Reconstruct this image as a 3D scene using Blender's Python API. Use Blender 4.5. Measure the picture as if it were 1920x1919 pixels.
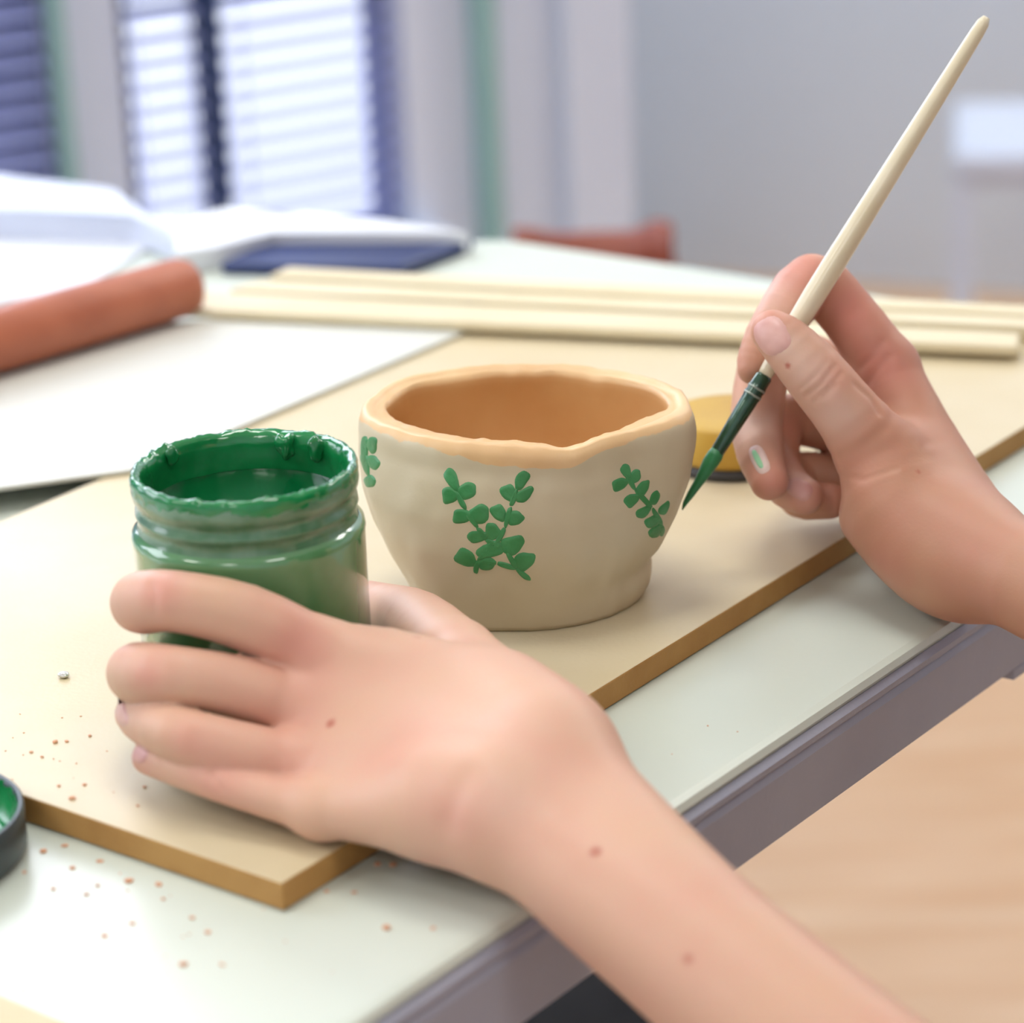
import bpy, bmesh, math, random
import numpy as np
from mathutils import Vector, Matrix, noise
from mathutils.bvhtree import BVHTree

random.seed(7)
for o in list(bpy.data.objects): bpy.data.objects.remove(o)
SC = bpy.context.scene
COL = SC.collection

# ------------------------------------------------------------------ camera
FPX = 5500.0
PITCH, ROLL = math.radians(20.0), math.radians(2.5)
TZ = 0.74                      # table top
BZ = TZ + 0.0095               # top of the fibreboard
CAM = np.array([0.0, 0.0, TZ + 0.40])
FW = np.array([0, math.cos(PITCH), -math.sin(PITCH)])
_R0 = np.array([1.0, 0, 0]); _U0 = np.array([0, math.sin(PITCH), math.cos(PITCH)])
RT = _R0*math.cos(ROLL) - _U0*math.sin(ROLL)
UP = _R0*math.sin(ROLL) + _U0*math.cos(ROLL)
def ray(x, y): return FW + RT*(x-960)/FPX - UP*(y-959.5)/FPX
def W(x, y, d): return CAM + ray(x, y)*d                       # pixel + distance -> point
def G(x, y, z=TZ):                                             # pixel on a horizontal surface
    r = ray(x, y); return CAM + r*((z-CAM[2])/r[2])
def depth(P): return float((np.asarray(P)-CAM) @ FW)
def gd(x, y, z=TZ): return depth(G(x, y, z))

cam = bpy.data.cameras.new('camera'); camo = bpy.data.objects.new('camera', cam); COL.objects.link(camo)
cam.sensor_width = 36; cam.lens = FPX/1920*36
m = Matrix((tuple(RT)+(0,), tuple(UP)+(0,), tuple(-FW)+(0,), (0,0,0,1))).transposed()
m.translation = Vector(CAM); camo.matrix_world = m
cam.dof.use_dof = True; cam.dof.focus_distance = 1.0; cam.dof.aperture_fstop = 7.5
cam.clip_start = .02
SC.camera = camo

# ------------------------------------------------------------------ light
SC.view_settings.view_transform = 'Standard'; SC.view_settings.look = 'None'
SC.view_settings.gamma = 1; SC.view_settings.exposure = 0.06
SC.view_settings.use_curve_mapping = False
wd = bpy.data.worlds.new('daylight'); SC.world = wd; wd.use_nodes = True
wd.node_tree.nodes['Background'].inputs[0].default_value = (0.80, 0.86, 1.0, 1)
wd.node_tree.nodes['Background'].inputs[1].default_value = 1.9

# room frame: the window wall and the plain wall meet in a corner
WA = math.radians(32)
WD = np.array([math.cos(WA), math.sin(WA), 0]); WN = np.array([math.sin(WA), -math.cos(WA), 0])  # along wall / into room
WP = W(560, 200, 2.6); WP[2] = 0
def wall_s(px, y=200):                                          # distance along the window wall of a pixel column
    r = ray(px, y); t = ((WP-CAM) @ WN)/(r @ WN); P = CAM + r*t
    return float((P-WP) @ WD), float(P[2])
CS = wall_s(1185)[0]
CORNER = WP + WD*CS
ROOM_H = 2.6
def roomP(a, b, z=0.0):          # a metres along window wall left from corner, b metres into the room
    P = CORNER - WD*a + WN*b; return np.array([P[0], P[1], z])

def area(name, P, target, sx, sy, power, col):
    L = bpy.data.lights.new(name, 'AREA'); L.shape = 'RECTANGLE'; L.size = sx; L.size_y = sy; L.energy = power; L.color = col
    o = bpy.data.objects.new(name, L); COL.objects.link(o); o.location = P
    o.rotation_euler = (Vector(target)-Vector(P)).to_track_quat('-Z', 'Y').to_euler(); return o
# daylight coming in through the upper part of the two windows
area('window_daylight', roomP(2.55, .12, 1.55), roomP(2.2, 2.4, .75), 1.5, 1.1, 25, (.85, .89, 1.0))
area('window_daylight', roomP(.95, .12, 1.55), roomP(1.4, 2.2, .75), .6, 1.1, 14, (.85, .89, 1.0))

# ------------------------------------------------------------------ materials
def lin(r, g, b):
    f = lambda c: (c/255/12.92) if c/255 <= .04045 else ((c/255+.055)/1.055)**2.4
    return (f(r), f(g), f(b), 1)
def mat(name, rgb, rough=.5, rgb2=None, scale=8, bump=0, bscale=60, stretch=None, coat=0, metal=0, spec=.5, detail=4, lo=.35, hi=.65, sss=0):
    M = bpy.data.materials.new(name); M.use_nodes = True; nt = M.node_tree; b = nt.nodes['Principled BSDF']
    b.inputs['Base Color'].default_value = lin(*rgb); b.inputs['Roughness'].default_value = rough
    b.inputs['Metallic'].default_value = metal; b.inputs['Coat Weight'].default_value = coat; b.inputs['Coat Roughness'].default_value = .08
    b.inputs['Specular IOR Level'].default_value = spec
    if sss:
        b.inputs['Subsurface Weight'].default_value = sss; b.inputs['Subsurface Radius'].default_value = (1, .35, .2); b.inputs['Subsurface Scale'].default_value = .004
    if rgb2 or bump:
        tc = nt.nodes.new('ShaderNodeTexCoord'); mp = nt.nodes.new('ShaderNodeMapping')
        if stretch: mp.inputs['Scale'].default_value = stretch
        nt.links.new(tc.outputs['Object'], mp.inputs[0])
    if rgb2:
        n = nt.nodes.new('ShaderNodeTexNoise'); n.inputs['Scale'].default_value = scale; n.inputs['Detail'].default_value = detail
        nt.links.new(mp.outputs[0], n.inputs[0])
        r = nt.nodes.new('ShaderNodeValToRGB'); r.color_ramp.elements[0].position = lo; r.color_ramp.elements[1].position = hi
        r.color_ramp.elements[0].color = lin(*rgb); r.color_ramp.elements[1].color = lin(*rgb2)
        nt.links.new(n.outputs['Fac'], r.inputs[0]); nt.links.new(r.outputs[0], b.inputs['Base Color'])
    if bump:
        n2 = nt.nodes.new('ShaderNodeTexNoise'); n2.inputs['Scale'].default_value = bscale; n2.inputs['Detail'].default_value = 5
        nt.links.new(mp.outputs[0], n2.inputs[0])
        bp = nt.nodes.new('ShaderNodeBump'); bp.inputs['Strength'].default_value = bump; bp.inputs['Distance'].default_value = .001
        nt.links.new(n2.outputs['Fac'], bp.inputs['Height']); nt.links.new(bp.outputs[0], b.inputs['Normal'])
    return M
def emit(name, rgb, s):
    M = bpy.data.materials.new(name); M.use_nodes = True; b = M.node_tree.nodes['Principled BSDF']
    b.inputs['Base Color'].default_value = lin(*rgb); b.inputs['Emission Color'].default_value = lin(*rgb); b.inputs['Emission Strength'].default_value = s
    return M
M = dict(
 wall=mat('grey_wall_paint', (216,226,240), .8, (220,229,242), 3),
 white=mat('white_paint', (216,226,246), .5, (211,221,243), 4),
 navy=mat('navy_frame', (28,48,92), .4, (34,58,104), 9),
 teal=mat('teal_paint', (140,182,184), .5, (150,190,190), 6),
 ceiling=mat('ceiling_paint', (240,240,236), .8, (232,232,228), 3),
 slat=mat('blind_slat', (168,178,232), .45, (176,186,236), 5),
 floor=mat('wood_floor', (220,188,154), .45, (208,168,130), 3.0, stretch=(1.2,9,1), bump=.1),
 table=mat('white_laminate', (212,220,209), .3, (207,216,204), 5, bump=.03, bscale=300),
 skirt=mat('grey_table_edge', (164,167,182), .45, (156,159,175), 14, bump=.1, bscale=400),
 metal=mat('grey_metal', (120,122,128), .35, metal=.8),
 mdf=mat('fibreboard_face', (205,189,152), .45, (213,201,171), 9, bump=.12, bscale=500, detail=8),
 mdfe=mat('fibreboard_edge', (186,142,80), .7, (172,126,66), 40, bump=.3, bscale=500),
 paper=mat('white_paper', (222,226,232), .6, (215,220,227), 5),
 slabm=mat('white_slab', (214,215,207), .45, (209,211,203), 6),
 cream=mat('pale_wood', (226,215,184), .5, (218,205,170), 6, stretch=(1,8,8)),
 brown=mat('red_brown_wood', (180,104,74), .45, (164,90,62), 5, stretch=(1.5,7,7)),
 chairw=mat('chair_wood', (150,78,58), .5, (134,66,48), 5, stretch=(1,1,6)),
 bench=mat('bench_wood', (150,112,92), .55, (136,98,80), 5),
 navyb=mat('navy_cover', (30,52,110), .35, (24,42,92), 8),
 ochre=mat('ochre_glaze', (206,170,72), .4, (190,150,58), 20),
 gdark=mat('dark_rim', (60,62,66), .5),
 lid=mat('lid_plastic', (62,74,78), .35, (54,66,70), 20),
 clay=mat('raw_clay', (226,176,112), .6, (206,148,82), 26, bump=.25, bscale=120, detail=6),
 slip=mat('beige_slip', (206,192,162), .5, (196,180,146), 14, bump=.2, bscale=140, coat=.08),
 leaf=mat('leaf_green_paint', (52,128,70), .4, (70,146,90), 90, bump=.2, bscale=600),
 paint=mat('wet_green_paint', (16,112,58), .18, (24,132,72), 60, coat=.6, bump=.25, bscale=220),
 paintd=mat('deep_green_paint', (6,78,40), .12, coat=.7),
 jar=mat('jar_side', (80,136,82), .14, (100,152,106), 30, coat=1.0),
 jarneck=mat('jar_neck', (70,118,80), .25, (112,146,118), 70, coat=.6, bump=.4, bscale=250),
 handle=mat('pale_handle', (226,216,188), .3, (216,204,170), 30, coat=.3),
 ferrule=mat('painted_ferrule', (26,62,46), .22, (40,84,60), 70, coat=.6, metal=.3, bump=.15, bscale=300),
 ring=mat('crimp_metal', (150,160,150), .3, metal=.7),
 bristle=mat('green_bristle', (36,110,66), .4, (52,132,82), 120, stretch=(1,1,.1), bump=.4, bscale=500),
 bead=mat('silver_bead', (225,226,224), .3, metal=.7),
 crumb=mat('clay_crumb', (222,172,138), .8, (206,146,108), 200),
 black=mat('black_cloth', (16,16,20), .9, (22,22,26), 60, bump=.2, bscale=300),
 nail=mat('fingernail', (206,154,146), .42, (216,172,162), 90, coat=.08, sss=.1),
 naildust=mat('fingernail_clay', (214,180,172), .4, (224,200,190), 120, sss=.1),
)

# ------------------------------------------------------------------ mesh helpers
def tag(o, label=None, cat=None, group=None, kind=None):
    if label: o['label'] = label
    if cat: o['category'] = cat
    if group: o['group'] = group
    if kind: o['kind'] = kind
    return o
def empty(name, loc, label=None, cat=None, group=None):
    o = bpy.data.objects.new(name, None); COL.objects.link(o); o.location = Vector(loc); o.empty_display_size = .05
    return tag(o, label, cat, group)
def link(name, me, m=None, parent=None, smooth=False):
    if m is not None: me.materials.append(M[m] if isinstance(m, str) else m)
    if smooth: me.shade_smooth()
    o = bpy.data.objects.new(name, me); COL.objects.link(o)
    if parent is not None:
        o.parent = parent; o.matrix_parent_inverse = Matrix.Translation(-PW(parent))
    return o
def PW(o): return Vector(o.location)      # vertices are world-space; only root empties carry a location
def pyd(name, V, Fc, m, parent=None, smooth=False):
    me = bpy.data.meshes.new(name); me.from_pydata([tuple(map(float, v)) for v in V], [], Fc); me.validate(); me.update()
    return link(name, me, m, parent, smooth)
def from_bm(name, bm, m, parent=None, smooth=False):
    bmesh.ops.recalc_face_normals(bm, faces=bm.faces)
    me = bpy.data.meshes.new(name); bm.to_mesh(me); bm.free(); return link(name, me, m, parent, smooth)
def prism_bm(poly, z0, z1, bev=0, seg=2):                       # vertical prism over a polygon (list of xy)
    bm = bmesh.new(); a = [bm.verts.new((p[0], p[1], z0)) for p in poly]; b = [bm.verts.new((p[0], p[1], z1)) for p in poly]
    n = len(poly); bm.faces.new(a[::-1]); bm.faces.new(b)
    for i in range(n): bm.faces.new((a[i], a[(i+1) % n], b[(i+1) % n], b[i]))
    if bev: bmesh.ops.bevel(bm, geom=list(bm.edges), offset=bev, segments=seg, affect='EDGES', profile=.5)
    return bm
def obox_bm(c, ax, ay, az, bev=0, seg=2):                       # oriented box, half vectors
    c, ax, ay, az = map(Vector, (c, ax, ay, az)); bm = bmesh.new()
    vs = {(i, j, k): bm.verts.new(c + ax*i + ay*j + az*k) for i in (-1,1) for j in (-1,1) for k in (-1,1)}
    for f in (((-1,-1,-1),(-1,1,-1),(-1,1,1),(-1,-1,1)), ((1,-1,-1),(1,-1,1),(1,1,1),(1,1,-1)), ((-1,-1,-1),(-1,-1,1),(1,-1,1),(1,-1,-1)),
              ((-1,1,-1),(1,1,-1),(1,1,1),(-1,1,1)), ((-1,-1,-1),(1,-1,-1),(1,1,-1),(-1,1,-1)), ((-1,-1,1),(-1,1,1),(1,1,1),(1,-1,1))):
        bm.faces.new([vs[q] for q in f])
    if bev: bmesh.ops.bevel(bm, geom=list(bm.edges), offset=bev, segments=seg, affect='EDGES', profile=.5)
    return bm
def sweep(pts, radii, n=24, caps=True):                         # tube along points -> V,F
    pts = [np.asarray(p, float) for p in pts]; V = []; Fc = []
    t0 = pts[-1]-pts[0]; t0 /= np.linalg.norm(t0)
    ref = np.array([0,0,1.0]) if abs(t0[2]) < .9 else np.array([1.0,0,0])
    for i, p in enumerate(pts):
        t = pts[min(i+1, len(pts)-1)] - pts[max(i-1, 0)]; t /= np.linalg.norm(t)
        u = np.cross(t, ref); u /= np.linalg.norm(u); v = np.cross(t, u)
        for k in range(n):
            a = 2*math.pi*k/n; V.append(p + radii[i]*(math.cos(a)*u + math.sin(a)*v))
    for i in range(len(pts)-1):
        for k in range(n): Fc.append((i*n+k, i*n+(k+1) % n, (i+1)*n+(k+1) % n, (i+1)*n+k))
    if caps: Fc.append(tuple(range(n-1, -1, -1))); Fc.append(tuple(range((len(pts)-1)*n, len(pts)*n)))
    return V, Fc
def lathe(prof, c, n=96, fn=None):                              # prof: (r, z) bottom to top, fn(theta, r, z)->(r, z)
    V = []; Fc = []
    for r, z in prof:
        for k in range(n):
            a = 2*math.pi*k/n; rr, zz = fn(a, r, z) if fn else (r, z)
            V.append((c[0]+rr*math.cos(a), c[1]+rr*math.sin(a), c[2]+zz))
    for i in range(len(prof)-1):
        for k in range(n): Fc.append((i*n+k, i*n+(k+1) % n, (i+1)*n+(k+1) % n, (i+1)*n+k))
    return V, Fc

# ------------------------------------------------------------------ setting
RL, RW = 4.6, 4.4         # room size along / away from the window wall
def wall_box(name, P, Q, z0, z1, th, inward, m, parent=None, kind='structure'):
    P = np.array(P); Q = np.array(Q); out = -np.array(inward)
    poly = [P[:2], Q[:2], Q[:2]+out[:2]*th, P[:2]+out[:2]*th]
    o = from_bm(name, prism_bm(poly, z0, z1), m, parent)
    if kind and parent is None: tag(o, kind=kind)
    return o
B0, B1 = G(1300,512,0), G(1920,552,0); bdir = (B1-B0)/np.linalg.norm(B1-B0); bin_ = np.array([bdir[1], -bdir[0], 0])
cr_ = ray(1150,300); cr_ = np.array([cr_[0], cr_[1], 0]); cr_ /= np.linalg.norm(cr_)
bl = CORNER + cr_*float(((B0-CORNER) @ bin_)/(cr_ @ bin_)); br = B0+bdir*((3.0-B0[0])/bdir[0]); we = roomP(RL,0)
FLO = [(we[0]-.05,-2.4),(3.2,-2.4),(br+bdir*.2)[:2],bl[:2],CORNER[:2],we[:2]]
tag(from_bm('floor', prism_bm(FLO, -.05, 0), 'floor'), 'pale wooden floor under the work table', 'floor', kind='structure')
tag(from_bm('ceiling', prism_bm(FLO, ROOM_H, ROOM_H+.05), 'ceiling'), 'white ceiling of the workshop room', 'ceiling', kind='structure')
tag(wall_box('wall_back', bl, br, 0, ROOM_H, .1, bin_, 'wall'), 'plain grey wall behind the raised paintbrush', 'wall')
tag(wall_box('wall_recess', CORNER+cr_*.05, bl, 0, ROOM_H, .05, (cr_[1],-cr_[0],0), 'wall'), 'grey return wall at the end of the windows', 'wall')
tag(wall_box('wall_right', (3.0,-2.3,0), (br[0],br[1],0), 0, ROOM_H, .1, (-1,0,0), 'wall'), 'grey side wall far to the right', 'wall')
tag(wall_box('wall_front', (we[0],-2.3,0), (3.0,-2.3,0), 0, ROOM_H, .1, (0,1,0), 'wall'), 'grey wall opposite the plain back wall', 'wall')
tag(wall_box('wall_near', (we[0],-2.3,0), (we[0],we[1],0), 0, ROOM_H, .1, (1,0,0), 'wall'), 'grey wall joining the window wall on the left', 'wall')
# window wall, s measured from WP along WD
S = lambda px: wall_s(px)[0]
SILL = 0.47; HEAD = 2.15
w1a, w1b = S(95)-1.5, S(95); w2a, w2b = S(236), S(735)
smin_, smax_ = CS-RL, CS
def wp(s, z=0, n=0.0): return WP + WD*s + WN*n + np.array([0,0,z])
wl = empty('wall_left', wp(0)); tag(wl, 'white window wall with two blind-covered windows', 'wall', kind='structure')
for a, b, z0, z1 in ((smin_, w1a, 0, ROOM_H), (w1b, w2a, 0, ROOM_H), (w2b, smax_, 0, ROOM_H), (w1a, w1b, 0, SILL), (w2a, w2b, 0, SILL), (w1a, w1b, HEAD, ROOM_H), (w2a, w2b, HEAD, ROOM_H)):
    wall_box('wall_panel', wp(a), wp(b), z0, z1, .03, WN, 'white', wl, None)
# strips of trim beside the windows
def trim(name, pa, pb, m, label, proud=.02, z0=.0, z1=HEAD+.1):
    a, b = S(pa), S(pb)
    tag(wall_box(name, wp(a, 0, proud), wp(b, 0, proud), z0, z1, proud-.001, WN, m), label, 'trim')
trim('trim_1', 95, 118, 'teal', 'green painted strip at the edge of the left window')
trim('trim_2', 884, 916, 'teal', 'teal vertical strip right of the bright window')
trim('trim_3', 748, 800, 'white', 'broad white casing right of the bright window', .012)
trim('trim_4', 1045, 1160, 'white', 'pale vertical board near the room corner', .02)
def window(name, a, b, mulls, label):
    w = empty(name, wp(a, SILL)); tag(w, label, 'window', kind='structure')
    fr = .012
    def bar(nm, s0, s1, z0, z1, n=-.008, t=.02, m='navy', par=w):
        return from_bm(nm, prism_bm([wp(s0,0,n)[:2], wp(s1,0,n)[:2], wp(s1,0,n-t)[:2], wp(s0,0,n-t)[:2]], z0, z1, .002), m, par)
    bar('window_frame', a, a+fr, SILL, HEAD); bar('window_frame', b-fr, b, SILL, HEAD)
    bar('window_frame', a, b, SILL, SILL+fr); bar('window_frame', a, b, HEAD-fr, HEAD)
    bar('rail', a, b, .688, .70, -.012)
    for mm0, mm1 in mulls: bar('mullion', mm0, mm1, SILL, HEAD, .016, .03)
    bar('window_sill', a-.03, b+.03, SILL-.03, SILL, .05, .11, 'white')
    return w
mu = (S(381), S(411))
window('window_1', w1a, w1b, [(w1a+.72, w1a+.75)], 'left window with navy frame cut off by the picture edge')
window('window_2', w2a, w2b, [mu], 'bright two-pane window with dark navy mullion')
# venetian blinds: one per pane
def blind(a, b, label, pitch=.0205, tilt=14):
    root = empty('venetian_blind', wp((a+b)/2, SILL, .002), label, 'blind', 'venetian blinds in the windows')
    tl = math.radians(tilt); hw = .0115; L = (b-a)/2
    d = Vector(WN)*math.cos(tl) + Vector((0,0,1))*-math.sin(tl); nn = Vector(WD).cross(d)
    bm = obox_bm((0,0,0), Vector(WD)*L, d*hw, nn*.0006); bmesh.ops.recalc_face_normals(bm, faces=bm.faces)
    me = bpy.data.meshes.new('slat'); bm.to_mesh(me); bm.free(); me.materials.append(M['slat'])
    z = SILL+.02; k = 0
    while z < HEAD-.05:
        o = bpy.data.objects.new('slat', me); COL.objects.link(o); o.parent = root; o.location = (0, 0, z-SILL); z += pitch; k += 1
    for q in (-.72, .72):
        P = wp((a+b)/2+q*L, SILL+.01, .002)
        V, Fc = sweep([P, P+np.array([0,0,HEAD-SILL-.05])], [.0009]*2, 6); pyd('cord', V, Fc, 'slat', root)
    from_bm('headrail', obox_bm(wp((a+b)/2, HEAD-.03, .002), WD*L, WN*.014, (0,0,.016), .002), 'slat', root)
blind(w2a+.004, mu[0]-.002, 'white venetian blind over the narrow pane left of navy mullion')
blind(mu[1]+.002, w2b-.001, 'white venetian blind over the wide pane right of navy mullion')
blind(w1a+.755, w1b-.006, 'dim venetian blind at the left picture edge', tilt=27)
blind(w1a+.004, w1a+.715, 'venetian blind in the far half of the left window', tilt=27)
# dark panel added outside the left window to darken the slat gaps
o = tag(from_bm('dark_backing', prism_bm([wp(w1a-.4,0,-.13)[:2], wp(w1b+.055,0,-.13)[:2], wp(w1b+.055,0,-.3)[:2], wp(w1a-.4,0,-.3)[:2]], 0, 2.6), 'navy'), 'dark blue panel added behind the left window to darken its gaps', 'backing panel')
# ceiling panels added to brighten the room and back wall, none in view
for where, c in (('near the window corner', roomP(1.1,1.2,ROOM_H)), ('above the right side of the table', roomP(1.1,3.0,ROOM_H)), ('in front of the left window', roomP(3.0,1.2,ROOM_H)),
                 ('farthest from the windows', roomP(3.0,3.0,ROOM_H)), ('closest to the plain back wall', np.array([1.7,2.4,ROOM_H])), ('in the recess past the windows', np.array([.75,3.3,ROOM_H])), ('at the far right of the recess', np.array([1.7,3.4,ROOM_H]))):
    t = empty('fill_panel', c, 'added square fill panel on the ceiling '+where, 'fill light', 'added ceiling fill panels')
    from_bm('frame', obox_bm(c+np.array([0,0,-.03]), WD*.32, WN*.32, (0,0,.029), .004), 'white', t)
    from_bm('diffuser', obox_bm(c+np.array([0,0,-.063]), WD*.29, WN*.29, (0,0,.003)), emit('fill_diffuser', (252,250,244), 11), t)

# ------------------------------------------------------------------ work table
e0, e1 = G(700,1908), G(1790,1172); d1 = e1-e0; d1 /= np.linalg.norm(d1); d2 = np.array([-d1[1], d1[0], 0])   # along right edge / to the left
f0 = G(960,446); kk = (f0-e0) @ d1; FC = e0 + d1*kk                                                           # far right corner
TL = 1.75; TWD = float((G(872,437)-FC) @ d2)
def tp(a, b, z=TZ): P = FC - d1*a + d2*b; return np.array([P[0], P[1], z])
tab = empty('work_table', tp(TL/2, TWD/2, 0), 'white laminate work table with rounded grey edge', 'table')
def rounded(poly_f, r, n=8):
    (a0,b0),(a1,b1) = poly_f; out = []
    for ca, cb, st in ((a1-r,b1-r,0),(a0+r,b1-r,90),(a0+r,b0+r,180),(a1-r,b0+r,270)):
        for k in range(n+1):
            t = math.radians(st+90*k/n); out.append((ca+r*math.cos(t), cb+r*math.sin(t)))
    return out
outl = rounded(((0,0),(TL,TWD)), .035)
def ring_mesh(name, prof, m, parent, cap_top=False, cap_bot=False, notch=None):   # prof: (inset, z)
    V = []; Fc = []; n = len(outl); ca, cb = TL/2, TWD/2
    # dense straight edge b=0 so the bottom can step
    pts = []
    for i, (a, b) in enumerate(outl): pts.append((a, b))
    n = len(pts)
    for ins, z in prof:
        for a, b in pts:
            sa = (a-ca)*(1-ins/ca)+ca; sb = (b-cb)*(1-ins/cb)+cb; V.append(tp(sa, sb, z))
    for j in range(len(prof)-1):
        for i in range(n): Fc.append((j*n+i, j*n+(i+1) % n, (j+1)*n+(i+1) % n, (j+1)*n+i))
    if cap_bot: Fc.append(tuple(range(n-1,-1,-1)))
    if cap_top: Fc.append(tuple(range((len(prof)-1)*n, len(prof)*n)))
    return pyd(name, V, Fc, m, parent, False)
SKH = .0365
ring_mesh('tabletop', [(.03,TZ-.006),(.0035,TZ-.006),(.0022,TZ-.003),(.0032,TZ-.0008),(.006,TZ)], 'table', tab, True, True)
ring_mesh('edge_band', [(.02,TZ-SKH+.004),(.004,TZ-SKH),(.0005,TZ-SKH+.002),(0,TZ-.012),(.0012,TZ-.0095),(.0004,TZ-.0085),(.0004,TZ-.0065),(.0025,TZ-.0045),(.006,TZ-.006),(.02,TZ-.0065)], 'skirt', tab)
# deeper rim piece of the edge towards the far end
na = float((FC-G(1770,1350,TZ-SKH)) @ d1)
from_bm('edge_rim', obox_bm(tp(na/2-.02, .0062, TZ-SKH-.0008), d1*(na/2-.03), d2*.0055, (0,0,.0022), .0006), 'skirt', tab)
for a in (.05, TL-.2):
    for b in (.05, TWD-.06):
        V, Fc = sweep([tp(a,b,0.0), tp(a,b,TZ-.012)], [.014,.014], 14); pyd('leg', V, Fc, 'metal', tab, True)

# a second table pushed against it on the left
t2 = empty('work_table', tp(.8,TWD+.4,0), 'second white table on the left with papers and tray', 'table')
P2 = [tp(.03,TWD+.002), G(600,431), G(330,408), G(-420,388), tp(1.05,TWD+.95), tp(1.05,TWD+.002)]
from_bm('tabletop', prism_bm([p[:2] for p in P2], TZ-.028, TZ, .003), 'table', t2)
for p in (tp(.2,TWD+.1), tp(.95,TWD+.12), tp(.95,TWD+.8), G(-300,420)):
    V, Fc = sweep([np.array([p[0],p[1],0]), np.array([p[0],p[1],TZ-.027])], [.014,.014], 14); pyd('leg', V, Fc, 'metal', t2, True)

# ------------------------------------------------------------------ fibreboard
bzG = lambda x, y: G(x, y, BZ)
c0 = bzG(528,1657); cr = bzG(1920,801); cl = bzG(50,1494)
ur = cr-c0; ur /= np.linalg.norm(ur); ul = cl-c0; ul /= np.linalg.norm(ul)
lw = float(np.linalg.norm(np.cross(np.append((bzG(100,935)-c0)[:2],0), ur)))/abs(np.cross(ul, ur)[2])
fr = c0 + ur*.66; fl = c0 + ul*lw + ur*.56
bd = empty('fibreboard', c0, 'tan fibreboard panel under the bowl and paint jar', 'board')
bm = prism_bm([c0[:2], fr[:2], fl[:2], (c0+ul*lw)[:2]], TZ+.0003, BZ, .0007, 2)
bo = from_bm('panel', bm, 'mdf', bd); bo.data.materials.append(M['mdfe'])
for p in bo.data.polygons:
    if abs(p.normal.z) < .6: p.material_index = 1

# ------------------------------------------------------------------ bowl
BC = G(1012,1111,BZ); BD = depth(BC); SB = FPX/BD
RZ = BZ + .0695
out_px = [(668,772),(676,752),(700,733),(760,706),(860,689),(1000,683),(1120,689),(1220,709),(1280,733),(1303,765),(1290,785),(1200,812),(1100,833),(1000,843),(900,838),(760,820),(690,794)]
in_px = [(724,757),(740,735),(790,714),(860,702),(1000,693),(1110,700),(1200,716),(1245,738),(1252,757),(1200,780),(1140,804),(1090,820),(1000,818),(900,816),(810,803),(750,780)]
def polar(pts, z):
    L = []
    for p in pts:
        q = G(p[0], p[1], z); L.append((math.atan2(q[1]-BC[1], q[0]-BC[0]), math.hypot(q[0]-BC[0], q[1]-BC[1])))
    L.sort(); A = np.array([l[0] for l in L]); R = np.array([l[1] for l in L])
    A3 = np.concatenate([A-2*np.pi, A, A+2*np.pi]); R3 = np.concatenate([R, R, R])
    th = np.linspace(-np.pi, np.pi, 361)[:-1]; r = np.interp(th, A3, R3)
    k = 7; r = np.mean([np.roll(r, s) for s in range(-k, k+1)], axis=0)
    return lambda a: float(np.interp((a+np.pi) % (2*np.pi)-np.pi, np.append(th, np.pi), np.append(r, r[0])))
RO, RI = polar(out_px, RZ), polar(in_px, RZ)
bowl = empty('clay_bowl', BC, 'handmade beige clay bowl with terracotta rim and painted green sprigs', 'bowl')
NT = 160
RBM = 205/SB
def bowl_r(a, z):           # outer radius at height z above the board
    ro = RO(a)
    prof = [(0,.665),(.003,.69),(.009,.735),(.013,.77),(.018,.815),(.030,.905),(.043,.975),(.055,1.0),(.063,1.0),(.069,.985),(.080,.95)]
    k = np.interp(z, [p[0] for p in prof], [p[1] for p in prof])
    # base rounder than the rim
    w = min(1, max(0, 1-z/.06)); rb = .0588*(1-.06*math.sin(a)**2) - .0045*math.cos(a) + .0045*max(0,-math.cos(a))
    r = k*(ro*(1-w)+rb*w)
    d = Vector((math.cos(a)*2.2, math.sin(a)*2.2, z*28))
    r += .0011*noise.noise(d+Vector((5,2,9))) + .0006*noise.noise(d*2.7)
    # pinched foot on the right hand side
    g = math.exp(-((math.degrees(a)+12)/32)**2); r += g*(.0022*math.exp(-((z-.004)/.006)**2) - .0022*math.exp(-((z-.0135)/.0035)**2))
    return r
def rim_dz(a): return -.0016*math.exp(-((math.degrees(a)+75)/16)**2) + .0010*noise.noise(Vector((math.cos(a)*2.5, math.sin(a)*2.5, 3.3))) + .0004*noise.noise(Vector((math.cos(a)*9, math.sin(a)*9, 1.3)))
V = []; rows = []; zs = list(np.linspace(0,.066,40))
def addrow(fn):
    s = len(V)
    for k in range(NT):
        a = 2*math.pi*k/NT - math.pi; V.append(fn(a))
    rows.append(s)
P3 = lambda a, r, z: (BC[0]+r*math.cos(a), BC[1]+r*math.sin(a), BZ+z)
addrow(lambda a: P3(a, bowl_r(a,0)-.004, .0004))
for z in zs: addrow(lambda a, z=z: P3(a, bowl_r(a, z), z+.0004+ (rim_dz(a)*z/.066)))
slip_rows = len(rows)
RT_ = .0700
for q in (.12,.3,.5,.72,.9):     # over the rim
    def fn(a, q=q):
        ro = bowl_r(a,.066); ri = RI(a); r = ro+(ri-ro)*q
        z = .066 + .0042*math.sin(math.pi*min(q*1.15,1)**.55)**.7 if q < .9 else .0688
        return P3(a, r+.0003*noise.noise(Vector((math.cos(a)*14,math.sin(a)*14,q*5))), z+rim_dz(a)+.0004*noise.noise(Vector((math.cos(a)*11,math.sin(a)*11,q*7))))
    addrow(fn)
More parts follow.
